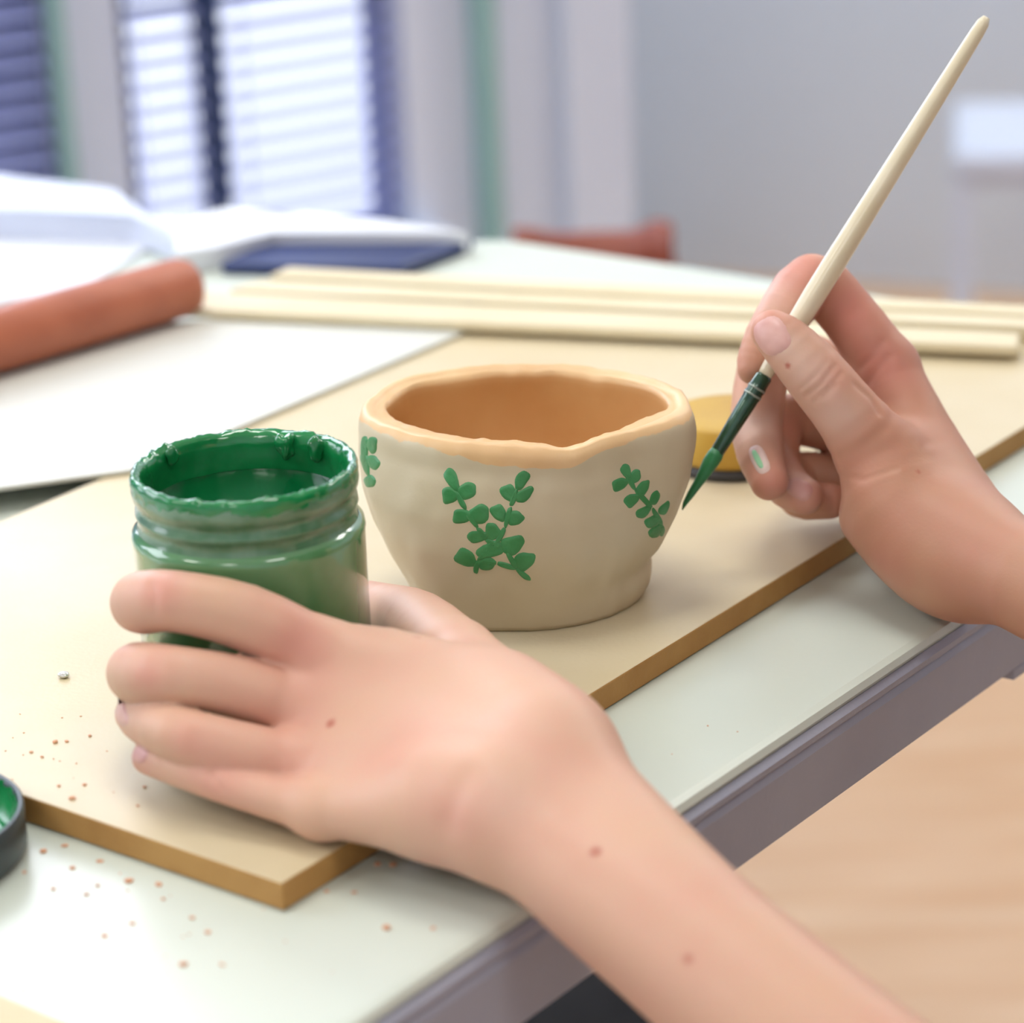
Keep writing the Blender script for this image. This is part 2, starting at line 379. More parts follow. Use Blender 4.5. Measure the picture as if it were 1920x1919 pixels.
for z in (.066,.062,.055,.046,.037,.028,.020,.014,.010):
    def fn(a, z=z):
        ri = RI(a)*np.interp(z, [.01,.014,.02,.03,.045,.055,.07],[.35,.6,.78,.92,1.0,1.02,1.0])
        return P3(a, ri+.0009*noise.noise(Vector((math.cos(a)*4, math.sin(a)*4, z*60))), z+rim_dz(a)*z/.07)
    addrow(fn)
Fc = []
for j in range(len(rows)-1):
    for k in range(NT): Fc.append((rows[j]+k, rows[j]+(k+1) % NT, rows[j+1]+(k+1) % NT, rows[j+1]+k))
Fc.append(tuple(range(NT-1,-1,-1))); Fc.append(tuple(range(rows[-1], rows[-1]+NT)))
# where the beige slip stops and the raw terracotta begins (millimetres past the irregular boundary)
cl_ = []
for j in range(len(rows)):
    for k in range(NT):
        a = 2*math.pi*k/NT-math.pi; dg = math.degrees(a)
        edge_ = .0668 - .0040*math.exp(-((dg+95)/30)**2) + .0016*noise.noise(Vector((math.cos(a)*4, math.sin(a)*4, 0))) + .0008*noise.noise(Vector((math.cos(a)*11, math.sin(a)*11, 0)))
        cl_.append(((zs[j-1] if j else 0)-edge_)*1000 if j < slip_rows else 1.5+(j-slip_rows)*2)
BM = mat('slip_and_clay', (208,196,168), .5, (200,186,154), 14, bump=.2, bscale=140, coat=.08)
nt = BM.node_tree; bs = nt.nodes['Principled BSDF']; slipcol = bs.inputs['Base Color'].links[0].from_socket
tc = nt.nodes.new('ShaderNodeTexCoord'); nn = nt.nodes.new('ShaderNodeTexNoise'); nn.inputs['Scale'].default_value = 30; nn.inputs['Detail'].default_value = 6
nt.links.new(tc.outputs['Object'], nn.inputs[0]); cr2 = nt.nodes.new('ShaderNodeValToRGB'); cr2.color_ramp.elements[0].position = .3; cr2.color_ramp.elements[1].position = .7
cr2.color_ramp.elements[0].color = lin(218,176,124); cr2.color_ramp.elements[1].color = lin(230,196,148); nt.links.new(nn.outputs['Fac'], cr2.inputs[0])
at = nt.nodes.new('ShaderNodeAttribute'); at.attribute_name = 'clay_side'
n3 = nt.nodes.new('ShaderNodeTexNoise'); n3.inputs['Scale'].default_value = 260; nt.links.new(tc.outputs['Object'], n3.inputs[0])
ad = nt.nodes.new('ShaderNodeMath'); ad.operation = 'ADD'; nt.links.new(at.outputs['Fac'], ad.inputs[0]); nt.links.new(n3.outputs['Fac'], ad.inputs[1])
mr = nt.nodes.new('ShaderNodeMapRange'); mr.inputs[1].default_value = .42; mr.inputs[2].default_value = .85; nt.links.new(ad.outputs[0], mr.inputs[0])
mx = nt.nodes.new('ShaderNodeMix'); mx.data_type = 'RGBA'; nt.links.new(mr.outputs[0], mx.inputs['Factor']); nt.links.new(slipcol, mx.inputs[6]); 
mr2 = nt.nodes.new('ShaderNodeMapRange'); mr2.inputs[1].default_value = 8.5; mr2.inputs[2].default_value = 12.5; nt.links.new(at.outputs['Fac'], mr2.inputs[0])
hs = nt.nodes.new('ShaderNodeMix'); hs.data_type = 'RGBA'; hs.blend_type = 'MULTIPLY'; hs.inputs[7].default_value = (.80,.66,.48,1); nt.links.new(mr2.outputs[0], hs.inputs['Factor']); nt.links.new(cr2.outputs[0], hs.inputs[6])  # inner clay multiplied darker, painting in the shade inside the bowl
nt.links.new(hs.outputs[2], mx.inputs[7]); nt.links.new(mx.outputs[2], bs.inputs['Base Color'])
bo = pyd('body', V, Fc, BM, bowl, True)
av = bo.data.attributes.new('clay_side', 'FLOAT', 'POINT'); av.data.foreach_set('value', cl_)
bvh = BVHTree.FromPolygons([Vector(v) for v in V], Fc)
# painted sprigs: strokes of paint lying on the bowl, each with its own thickness
def zpx(x, y): return (640+x/2.743, 640+y/2.743)
def hit(x, y, off):
    px, py = zpx(x, y); r = Vector(ray(px, py)).normalized()
    h = bvh.ray_cast(Vector(CAM), r)
    if h[0] is None: return None
    n = h[1] if h[1].dot(r) < 0 else -h[1]
    return h[0] + n*off
def stroke(V, Fc, p0, p1, w, taper=1.0):
    p0 = np.array(p0, float); p1 = np.array(p1, float); c = (p0+p1)/2; u = (p1-p0)/2; L = np.linalg.norm(u); u /= L; v = np.array([-u[1], u[0]])
    rings = 4; n = 22; base = len(V); ok = []
    h = hit(*c, .0004)
    if h is None: return
    new = [h]
    ph = random.uniform(0, 6.28)
    for i in range(1, rings+1):
        f = i/rings
        for k in range(n):
            a = 2*math.pi*k/n; ca, sa = math.cos(a), math.sin(a)
            ex = math.copysign(abs(ca)**.85, ca)*L; ey = math.copysign(abs(sa)**.9, sa)*w*1.22*(1-.25*taper*ca)
            wob = 1+.06*math.sin(3*a+ph)+.04*math.sin(5*a+2*ph)
            q = c + (u*ex + v*ey)*f*wob
            hq = hit(q[0], q[1], .0004 if i < rings else -.0002)
            if hq is None: return
            if (hq-h).length > .03: return
            new.append(hq)
    V.extend(new)
    for k in range(n): Fc.append((base, base+1+k, base+1+(k+1) % n))
    for i in range(rings-1):
        for k in range(n): Fc.append((base+1+i*n+k, base+1+(i+1)*n+k, base+1+(i+1)*n+(k+1) % n, base+1+i*n+(k+1) % n))
def sprig(name, leaves, stems, label):
    V = []; Fc = []
    for p0, p1, w in leaves: stroke(V, Fc, p0, p1, w)
    for st in stems:
        for a, b in zip(st[:-1], st[1:]):
            d = np.array(b)-np.array(a); d = d/np.linalg.norm(d)*6
            stroke(V, Fc, np.array(a)-d, np.array(b)+d, 13, 0)
    o = pyd(name, V, Fc, 'leaf', bo, True); o['label'] = label
sprig('painted_sprig', [((540,650),(605,785),27),((512,800),(612,785),38),((600,795),(697,742),38),((566,905),(680,898),33),((668,925),(757,850),44),((640,1012),(775,998),26),((735,985),(822,975),40),
      ((955,665),(898,770),28),((832,740),(892,825),34),((893,825),(992,750),27),((780,842),(840,928),32),((852,915),(944,905),34),
      ((820,1078),(946,1015),42),((690,1092),(845,1066),32),((584,1085),(700,1150),38),((890,1158),(1000,1102),40),((700,1150),(800,1140),30),((740,1070),(830,1040),26)],
      [[(590,770),(640,870),(700,960),(745,1020),(790,1050)],[(905,760),(872,850),(842,960),(795,1045)],[(690,1195),(700,1130),(790,1050)],[(700,1140),(800,1140),(900,1172),(972,1230)],[(850,1085),(905,1170)]], 'large painted green sprig with round leaves')
sprig('painted_sprig', [((1448,630),(1485,715),22),((1485,728),(1535,660),26),((1390,758),(1480,712),27),((1525,795),(1580,712),25),((1455,845),(1535,788),27),((1595,845),(1630,765),21),((1515,905),(1598,848),22),((1635,895),(1688,822),19),((1560,950),(1645,903),26),((1585,1010),(1655,938),24)],
      [[(1465,680),(1510,765),(1600,860),(1650,950),(1645,1000)]], 'small painted green fern sprig')
sprig('painted_sprig', [((118,482),(122,620),17),((158,488),(160,585),24),((140,640),(195,605),36),((135,690),(160,755),28),((110,560),(140,700),18)], [[(112,520),(120,640)]], 'painted green sprig at the left side')

# ------------------------------------------------------------------ paint jar
JR = .0377; JH = .0855; JO = JH-.0935
JC = G(492,1330,BZ); JD = depth(JC)
jar = empty('paint_jar', JC, 'open glossy jar of green paint held by the left hand', 'jar')
V, Fc = lathe([(.030,.0003),(JR-.002,.0006),(JR,.003),(JR,JO+.0705),(JR+.0003,JO+.0715),(JR,JO+.0735),(JR-.0008,JO+.0745),(JR-.0018,JO+.0752)], JC, 96); Fc.append(tuple(range(95,-1,-1)))
pyd('body', V, Fc, 'jar', jar, True)
V, Fc = lathe([(JR-.0018,JO+.0750),(JR-.0024,JO+.0765),(JR-.0026,JO+.079),(JR-.0016,JO+.0800),(JR-.0016,JO+.0812),(JR-.0026,JO+.0822),(JR-.0026,JO+.0845),(JR-.0014,JO+.0855),(JR-.0010,JO+.0885),(JR-.0014,JO+.0915),(JR-.0026,JH-.0003),(JR-.0032,JH-.0006),(JR-.0036,JO+.0905),(JR-.0036,.05)], JC, 128,
   lambda a, r, z: (r+.00025*noise.noise(Vector((math.cos(a)*7, math.sin(a)*7, z*400))), z))
pyd('neck', V, Fc, 'jarneck', jar, True)
# smeared paint over the lip and inside wall
def smear(a, r, z):
    n1 = noise.noise(Vector((math.cos(a)*5, math.sin(a)*5, z*120))); n2 = noise.noise(Vector((math.cos(a)*13, math.sin(a)*13, z*300+4)))
    return r, z
V = []; n = 160; rowsj = []
prof = []
for j in range(15):
    t = j/14
    prof.append(t)
for t in prof:
    for k in range(n):
        a = 2*math.pi*k/n; C_, S_ = math.cos(a), math.sin(a)
        n1 = noise.noise(Vector((C_*4, S_*4, 0))); n2 = noise.noise(Vector((C_*10, S_*10, t*6))); n3 = noise.noise(Vector((C_*3, S_*3, t*2+7))); n4 = noise.noise(Vector((C_*24, S_*24, t*9)))
        out_drop = .0032 + .0030*max(0, n1+.1) + .0012*n2
        if t < .25:       # outer skin of the smear, rising to the lip
            f = t/.25; r = JR-.0008+.0004*n2+ .0003*n4 - .0004*(1-f); z = JH-.0012 - out_drop*(1-f)
        elif t < .5:
            f = (t-.25)/.25; r = JR-.0012-.0025*f; z = JH + .0003*math.sin(math.pi*f) + .0009*n2 + .0012*max(0,n4) + .0010*max(0,n1)
        else:
            f = (t-.5)/.5; th_ = .0006 + .0018*max(0, n3)*math.sin(math.pi*f) + .0006*n2*f
            r = JR-.0042-th_; z = JH-.001-.028*f
        V.append((JC[0]+r*C_, JC[1]+r*S_, JC[2]+z))
Fc = [(j*n+k, j*n+(k+1) % n, (j+1)*n+(k+1) % n, (j+1)*n+k) for j in range(14) for k in range(n)]
smo = pyd('paint_smear', V, Fc, 'paint', jar, True)
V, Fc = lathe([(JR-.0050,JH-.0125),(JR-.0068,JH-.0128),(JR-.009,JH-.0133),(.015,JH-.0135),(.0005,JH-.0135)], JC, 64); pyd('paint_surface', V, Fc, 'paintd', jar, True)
for a, dz, s in ((1.2,-.004,.0042),(.8,-.003,.0036),(2.5,-.0015,.0028)):
    bm = bmesh.new(); bmesh.ops.create_icosphere(bm, subdivisions=3, radius=1)
    c = Vector((JC[0]+(JR-.0062)*math.cos(a), JC[1]+(JR-.0062)*math.sin(a), JC[2]+JH+dz))
    for v in bm.verts: v.co = c + Vector((v.co.x*s*.75, v.co.y*s*.6, v.co.z*s*1.1)) * (1+.6*noise.noise(v.co*1.1+c*90))
    from_bm('paint_blob', bm, 'paint', smo, True)

# ------------------------------------------------------------------ jar lid, lower left
LC = G(-184,1612,TZ); LR = .0385; LH = .0155
lid = empty('jar_lid', LC, 'upturned dark jar lid with green paint inside at left edge', 'lid')
V, Fc = lathe([(LR-.003,.0004),(LR-.0008,.0012),(LR,.003),(LR,LH-.0006),(LR-.0006,LH),(LR-.0018,LH-.0003),(LR-.0022,LH-.002)], LC, 120,
   lambda a, r, z: (r+(.0003 if int(a*60/math.pi) % 2 and .003 < z < .0145 else 0), z)); Fc.append(tuple(range(119,-1,-1)))
pyd('rim', V, Fc, 'lid', lid, True)
V, Fc = lathe([(LR-.0018,LH-.0008),(LR-.0026,LH-.003),(LR-.0042,.0045),(LR-.008,.0032),(.012,.003),(.0005,.003)], LC, 96,
   lambda a, r, z: (r+.0006*noise.noise(Vector((math.cos(a)*8, math.sin(a)*8, z*500))), z+.0012*noise.noise(Vector((r*500*math.cos(a), r*160*math.sin(a), 2)))))
pyd('paint_residue', V, Fc, 'paint', lid, True)

# ------------------------------------------------------------------ paintbrush
BRD = BD - .004
b_tip = W(1277, 957, BRD); b_end = W(1850, 32, BRD-.012)
bx = b_end-b_tip; BLEN = np.linalg.norm(bx); bx /= BLEN
def along(px, py):       # distance along the brush of a pixel
    p0 = np.array([1277,957.]); q = np.array([1850,32.])-p0; return float((np.array([px,py])-p0) @ q/(q @ q))*BLEN
pxm = BRD/FPX
brush = empty('paintbrush', b_tip, 'thin paintbrush with pale wooden handle and green tip in the right hand', 'paintbrush')
L = [(1436,705,13),(1442,693,14.5),(1460,665,17),(1495,612,20),(1530,555,22),(1565,498,22),(1620,405,20.5),(1700,275,18),(1780,145,15.5),(1830,63,13.5),(1843,43,12),(1850,33,7)]
V, Fc = sweep([b_tip+bx*along(x,y) for x,y,r in L], [r*pxm for x,y,r in L], 28); pyd('handle', V, Fc, 'handle', brush, True)
L = [(1340,868,11),(1352,845,13.5),(1385,790,15.5),(1407,757,16.5),(1413,747,16.5),(1416,741,18),(1420,735,16.5),(1424,729,18),(1428,722,16.5),(1436,707,16.5),(1438,703,14)]
fe = None
V, Fc = sweep([b_tip+bx*along(x,y) for x,y,r in L], [r*pxm for x,y,r in L], 28); fe = pyd('ferrule', V, Fc, 'ferrule', brush, True)
for x, y in ((1416,741),(1424,729)):
    a = along(x,y); V, Fc = sweep([b_tip+bx*(a-.0004), b_tip+bx*a, b_tip+bx*(a+.0004)], [17.6*pxm, 18.4*pxm, 17.6*pxm], 28); pyd('crimp_ring', V, Fc, 'ring', fe, True)
L = [(1277,957,1.0),(1284,945,4.5),(1296,927,7.5),(1310,905,8.5),(1322,887,12),(1334,870,14),(1345,856,14.5),(1352,846,13)]
pts = [b_tip+bx*along(x,y) for x,y,r in L]
pts[0] = pts[0] + RT*.0004
V, Fc = sweep(pts, [r*pxm for x,y,r in L], 24)
V = [np.array(v)+.00035*np.array(noise.noise_vector(Vector(v)*420)) for v in V]
pyd('bristles', V, Fc, 'bristle', brush, True)

# ------------------------------------------------------------------ things lying on the table behind
def slab(name, px, ztop, z0, m, label, cat, bev=.0006, group=None, ext=None):
    P = [G(x, y, ztop)[:2] for x, y in px]
    return tag(from_bm(name, prism_bm(P, z0, ztop, bev), m), label, cat, group)
slab('white_board', [(262,878),(868,622),(620,585),(200,610),(-300,745),(-330,957)], BZ+.0022, BZ+.0002, 'slabm', 'thin white board overlapping the left side of the fibreboard', 'board')
# reddish rolling pin
r = .0143
pa, pb = G(-260,772,BZ+.0024), G(365,588,BZ+.0024)
ax = pb-pa; Lp = np.linalg.norm(ax); ax /= Lp
pts = []; rad = []
for t, k in ((0,.5),(.002,.85),(.006,1),(Lp*.5,1.02),(Lp-.008,1),(Lp-.003,.9),(Lp-.0006,.7),(Lp,.45)):
    pts.append(pa+ax*t+np.array([0,0,r*1.02])); rad.append(r*k)
V, Fc = sweep(pts, rad, 40); tag(pyd('rolling_pin', V, Fc, 'brown', None, True), 'reddish-brown rolling pin lying on the white board', 'rolling pin')
# pale wooden strips
slab('wood_strip', [(338,578),(1910,650),(1912,624),(372,545)], BZ+.0075, BZ+.0026, 'cream', 'front pale wooden strip, its left end against the rolling pin', 'wood strip', .0012, 'pale wooden strips across the table')
slab('wood_strip', [(430,541),(2010,616),(2010,600),(490,524)], BZ+.0075, BZ+.0004, 'cream', 'middle pale wooden strip between two others', 'wood strip', .0012, 'pale wooden strips across the table')
slab('wood_strip', [(505,515),(2000,592),(2000,576),(540,500)], BZ+.0062, BZ+.0004, 'cream', 'rearmost pale wooden strip behind the bowl', 'wood strip', .0012, 'pale wooden strips across the table')
slab('tablet', [(412,492),(752,499),(890,447),(520,440)], TZ+.007, TZ+.0004, 'navyb', 'flat dark navy tablet behind the pale strips', 'tablet', .002)
slab('paper_stack', [(330,474),(410,462),(510,436),(880,434),(720,412),(420,388),(325,418)], TZ+.013, TZ+.0004, 'paper', 'white paper stack beside the navy tablet', 'paper', .0012)
slab('white_tray', [(-160,388),(252,400),(326,434),(218,350),(0,324),(-160,318)], TZ+.019, TZ+.0004, mat('pale_tray', (212,219,236), .45, (205,213,232), 8), 'pale tray at the far left end of the table', 'tray', .004)
slab('paper_sheet', [(-160,590),(150,540),(290,455),(250,428),(-160,420)], TZ+.0022, TZ+.0004, 'paper', 'bright white paper sheet behind the rolling pin', 'paper', .0004)
slab('cardboard_piece', [(-260,1770),(0,1866),(165,1932),(120,2060),(-260,2060)], TZ+.003, TZ+.0004, mat('beige_card', (226,204,170), .7, (218,194,158), 20), 'beige card corner at the bottom left of the table', 'card')
# ochre dish
oc = G(1372,868,BZ); od = depth(oc); orr = 117*od/FPX
dish = empty('ochre_dish', oc, 'shallow ochre yellow dish between bowl and painting hand', 'dish')
hh = 94*od/FPX/.95
V, Fc = lathe([(orr*.9,.0042),(orr*.97,.006),(orr,.009),(orr,hh-.001),(orr-.0008,hh),(orr-.003,hh+.0003),(orr*.5,hh-.0002),(.0004,hh-.0002)], oc, 64); pyd('body', V, Fc, 'ochre', dish, True)
V, Fc = lathe([(orr*.8,.0002),(orr*.98,.0004),(orr*.99,.003),(orr*.95,.0045),(orr*.5,.0045)], oc, 64); pyd('base_ring', V, Fc, 'gdark', dish, True)

# ------------------------------------------------------------------ furniture beyond the table
ch = empty('wooden_chair', W(1110,600,2.1), 'reddish wooden chair half hidden behind the table', 'chair')
cc = W(1112,452,2.08); cx = RT.copy(); cx[2] = 0; cx /= np.linalg.norm(cx); cy = np.array([-cx[1], cx[0], 0]); topz = cc[2]
ch.location = (cc[0], cc[1], 0)
hwid = 150*2.08/FPX
V = []; Fc = []; n = 25
for i in range(n):
    u = -1+2*i/(n-1); z = topz + .008*abs(u)**3 + .006*math.exp(-((u-.8)/.18)**2) + .004*math.exp(-((u+.8)/.25)**2); off = cy*(.02*(1-u*u))
    for dz, dy in ((-.045,-.007),(-.045,.007),(0,.007),(0,-.007)): V.append(cc+cx*u*hwid+off+cy*dy+np.array([0,0,z-cc[2]+dz]))
for i in range(n-1):
    for k in range(4): Fc.append((i*4+k, i*4+(k+1) % 4, i*4+4+(k+1) % 4, i*4+4+k))
Fc += [(3,2,1,0), ((n-1)*4,(n-1)*4+1,(n-1)*4+2,(n-1)*4+3)]
pyd('backrest', V, Fc, 'chairw', ch, True)
for s in (-1,1):
    for q in (0,1):
        P = cc+cx*s*hwid*.86+cy*(-.22*q); zt = topz-.02 if q == 0 else topz-.26
        V, Fc = sweep([np.array([P[0],P[1],0]), np.array([P[0],P[1],zt])], [.011,.012], 14); pyd('leg', V, Fc, 'chairw', ch, True)
from_bm('seat', obox_bm(np.array([cc[0],cc[1],topz-.25])-cy*.11, cx*hwid*1.0, cy*.13, (0,0,.011), .005), 'chairw', ch)
# low white bench at the right edge, near the back wall
vd = ray(1790,250); vd = np.array([vd[0], vd[1], 0]); vd /= np.linalg.norm(vd); vx = np.array([vd[1], -vd[0], 0])
sq = W(1785,285,3.3); tz_ = sq[2]; o_ = np.array([sq[0], sq[1], 0])
st = empty('low_bench', o_+vx*.2+vd*.12, 'low white bench blurred at the right picture edge', 'bench')
from_bm('seat', obox_bm(o_+vx*.24+vd*.13+np.array([0,0,tz_-.014]), vx*.24, vd*.14, (0,0,.014), .008), 'white', st)
from_bm('apron', obox_bm(o_+vx*.24+vd*.13+np.array([0,0,tz_-.036]), vx*.225, vd*.125, (0,0,.008), .003), 'white', st)
for i in (0,1):
    for j in (0,1):
        P = o_+vx*(.012+.45*i)+vd*(.01+.24*j)
        from_bm('leg', obox_bm((P[0],P[1],(tz_-.028)/2), vx*.0125, vd*.0125, (0,0,(tz_-.028)/2), .003), 'white', st)
# black stool made up to fill the black area under the table
sc_ = G(1300,1965,.36); sd = depth(sc_); sr = 395*sd/FPX
sto = empty('filler_stool', (sc_[0],sc_[1],0), 'black round stool made up to fill the black area under the table edge', 'filler_stool')
V, Fc = lathe([(.002,.33),(sr*.9,.33),(sr,.337),(sr*1.01,.345),(sr,.353),(sr*.94,.36),(sr*.5,.362),(.001,.362)], (sc_[0],sc_[1],0), 48); pyd('seat', V, Fc, 'black', sto, True)
for k in range(4):
    a = k*math.pi/2+.6; V, Fc = sweep([(sc_[0]+sr*.95*math.cos(a), sc_[1]+sr*.95*math.sin(a), 0), (sc_[0]+sr*.6*math.cos(a), sc_[1]+sr*.6*math.sin(a), .335)], [.011,.012], 12); pyd('leg', V, Fc, 'black', sto, True)

# ------------------------------------------------------------------ bead and crumbs
bp_ = G(120,1271,BZ); bm = bmesh.new(); bmesh.ops.create_icosphere(bm, subdivisions=3, radius=1)
for v in bm.verts: v.co = Vector(bp_) + Vector((v.co.x*.0021, v.co.y*.0018, .0011+v.co.z*.0011))*(1+.12*noise.noise(v.co*1.3))
bm.verts.ensure_lookup_table(); dz = BZ-min(v.co.z for v in bm.verts)
for v in bm.verts: v.co.z += dz
tag(from_bm('metal_bead', bm, 'bead', None, True), 'tiny silver bead lying on the fibreboard', 'bead')
def crumbs(name, lst, z, label):
    bm = bmesh.new(); rnd = random.Random(3)
    for x, y, s in lst:
        P = G(x, y, z); r_ = bmesh.ops.create_icosphere(bm, subdivisions=1, radius=1); sx = s*rnd.uniform(.7,1.4); sy = s*rnd.uniform(.6,1.1); rz = rnd.uniform(0,3)
        for v in r_['verts']:
            q = v.co*(1+.4*noise.noise(v.co*2+Vector((x,y,0)))); q = Matrix.Rotation(rz,3,'Z') @ Vector((q.x*sx, q.y*sy, q.z*s*.45)); v.co = Vector(P)+q+Vector((0,0,s*.3))
    tag(from_bm(name, bm, 'crumb'), label, 'crumbs', kind='stuff')
z6 = lambda L, s: [(x/2.4, 1200+y/2.4, s) for x, y in L]
rr = random.Random(11)
crumbs('clay_crumbs', z6([(250,463),(325,717)],.0013)+z6([(190,530),(140,508),(405,435),(265,660),(380,655),(650,665),(620,750),(300,460)],.0008)+z6([(rr.uniform(10,520),rr.uniform(330,700)) for _ in range(14)],.00035), BZ, 'fine terracotta crumbs scattered on the fibreboard')
crumbs('clay_crumbs', z6([(195,955),(580,1090),(715,1105),(825,1465),(1740,1300),(1700,1015),(1770,1018)],.0014)+z6([(240,1125),(735,1170),(865,1255),(935,1320),(595,1280),(1595,1140),(1470,1135),(110,1050),(440,1110),(325,1030),(450,1000),(105,1580),(470,1335),(1000,1465),(390,1150),(290,930),(1735,1302),(1950,1302)],.0009)
  +z6([(rr.uniform(150,1500),rr.uniform(1020,1500)) for _ in range(10)],.0004)+[(1327,1362,.0004),(1383,1373,.0004),(1260,1415,.0003)], TZ, 'terracotta crumbs scattered on the white tabletop')

# ------------------------------------------------------------------ person: distance-field body, one continuous skin
def cap(P, a, b, ra, rb):
    ba = b-a; pa = P-a; h = np.clip(pa @ ba/(ba @ ba), 0, 1); return np.linalg.norm(pa-h[:,None]*ba, axis=1) - (ra+(rb-ra)*h)
def smin(a, b, k):
    h = np.clip(.5+.5*(b-a)/k, 0, 1); return b*(1-h)+a*h-k*h*(1-h)
def smax(a, b, k): return -smin(-a, -b, k)
class Hand:
    def __init__(s, ref): s.ref = ref; s.palm = []; s.fingers = []; s.grooves = []
    def J(s, x, y, off, r):
        d = s.ref+off/1000; return (W(x, y, d), r*d/FPX)
    @staticmethod
    def spline(js, n=3):                                    # smooth chain of (point, radius)
        K = np.array([np.append(p, r_) for p, r_ in js]); K = np.vstack([2*K[0]-K[1], K, 2*K[-1]-K[-2]]); out = []
        for i in range(1, len(K)-2):
            p0, p1, p2, p3 = K[i-1:i+3]
            for t in np.arange(n)/n:
                out.append(.5*(2*p1+(p2-p0)*t+(2*p0-5*p1+4*p2-p3)*t*t+(3*p1-p0-3*p2+p3)*t**3))
        out.append(K[-2]); return [(q[:3], q[3]) for q in out]
    def limb(s, *js): s.palm.append(s.spline([s.J(*j) for j in js]))
    def finger(s, *js): s.fingers.append(s.spline([s.J(*j) for j in js]))
    @staticmethod
    def chain(P, js, C_, R_):                               # distance to one chain, segments far from this clump of points skipped
        d = None
        for (a, ra), (b, rb) in zip(js[:-1], js[1:]):
            if float(cap(C_[None], a, b, ra, rb)[0])-R_ > .03: continue
            q = cap(P, a, b, ra, rb); d = q if d is None else np.minimum(d, q)
        return d
    def f(s, P):
        if len(P) > 6000: return np.concatenate([s.f(q) for q in np.array_split(P, len(P)//4000+1)])
        C_ = (P.min(0)+P.max(0))/2; R_ = float(np.linalg.norm(P-C_, axis=1).max())
        d = np.full(len(P), .03)
        for js in s.palm:
            q = s.chain(P, js, C_, R_)
            if q is not None: d = smin(d, q, .013)
        for js in s.fingers:
            fd = s.chain(P, js, C_, R_)
            if fd is None: continue
            k = .0006+.011*np.exp(-(np.linalg.norm(P-js[0][0], axis=1)/.0125)**2)
            d = smin(d, fd, k)
        for T, r_, dp in s.grooves:
            if min(np.linalg.norm(t-C_) for t in T)-R_ > .02: continue
            q = np.min([cap(P, a, b, 0, 0) for a, b in zip(T[:-1], T[1:])], axis=0); d = d + dp*np.exp(-(q/r_)**2)
        return d
    def grad(s, P, e=.0004):
        out = np.zeros_like(P)
        for k in ((1,1,1),(1,-1,-1),(-1,1,-1),(-1,-1,1)):
            k = np.array(k, float); out += k*s.f(P+k*e)[:,None]
        return out/np.maximum(np.linalg.norm(out, axis=1), 1e-9)[:,None]
    def trace_many(s, px):
        D = np.array([ray(x, y) for x, y in px]); D /= np.linalg.norm(D, axis=1)[:,None]; t = np.full(len(D), .6); ok = np.zeros(len(D), bool)
        for _ in range(200):
            v = s.f(CAM+D*t[:,None]); ok = v < 2e-5; t = np.where(ok, t, t+np.minimum(np.maximum(v, 1e-5), .02)*.85)
            if (ok | (t > 1.4)).all(): break
        return CAM+D*t[:,None], t < 1.4
    def trace(s, x, y):
        P, ok = s.trace_many([(x, y)]); return P[0] if ok[0] else None
    def mesh(s, h=.0012, clip=None):
        B = 6; pts = []; rad = []
        for js in s.palm+s.fingers:
            for a, r_ in js: pts.append(a); rad.append(r_)
        pts = np.array(pts); rad = np.array(rad)[:,None]
        lo = (pts-rad).min(0)-.006; hi = (pts+rad).max(0)+.006
        nb = np.ceil((hi-lo)/(h*B)).astype(int)
        g = [lo[i]+(np.arange(nb[i])+.5)*h*B for i in range(3)]
        C_ = np.stack(np.meshgrid(*g, indexing='ij'), -1).reshape(-1,3)
        cv = s.f(C_); sel = np.abs(cv) < h*B*1.3
        vals = np.repeat(np.repeat(np.repeat(cv.reshape(nb).astype(np.float32), B, 0), B, 1), B, 2)
        ii = np.argwhere(sel.reshape(nb)); loc = np.stack(np.meshgrid(*[np.arange(B)]*3, indexing='ij'), -1).reshape(-1,3)
        for ch_ in np.array_split(ii, max(1, len(ii)//25)):
            idx = (ch_[:,None,:]*B+loc[None]).reshape(-1,3); v = s.f(lo+(idx+.5)*h); vals[idx[:,0],idx[:,1],idx[:,2]] = v
        neg = vals < 0; N = np.array(vals.shape)
        cnt = np.zeros(N-1, np.int8)
        for dx in (0,1):
            for dy in (0,1):
                for dz in (0,1): cnt += neg[dx:N[0]-1+dx, dy:N[1]-1+dy, dz:N[2]-1+dz]
        cells = np.argwhere((cnt > 0) & (cnt < 8)); vid = -np.ones(N-1, np.int32); vid[tuple(cells.T)] = np.arange(len(cells))
        acc = np.zeros((len(cells),3)); num = np.zeros(len(cells)); cor = [(a,b,c) for a in (0,1) for b in (0,1) for c in (0,1)]
        for p in cor:
            for ax_ in range(3):
                if p[ax_]: continue
                q = list(p); q[ax_] = 1
                va = vals[tuple((cells+p).T)]; vb = vals[tuple((cells+q).T)]; m_ = (va < 0) != (vb < 0); t = np.where(m_, va/np.where(m_, va-vb, 1), 0)
                pos = np.array(p)[None]+np.zeros((len(cells),3)); pos[:,ax_] += t; acc += pos*m_[:,None]; num += m_
        Vv = lo+(cells+acc/num[:,None]+.5)*h
        quads = []
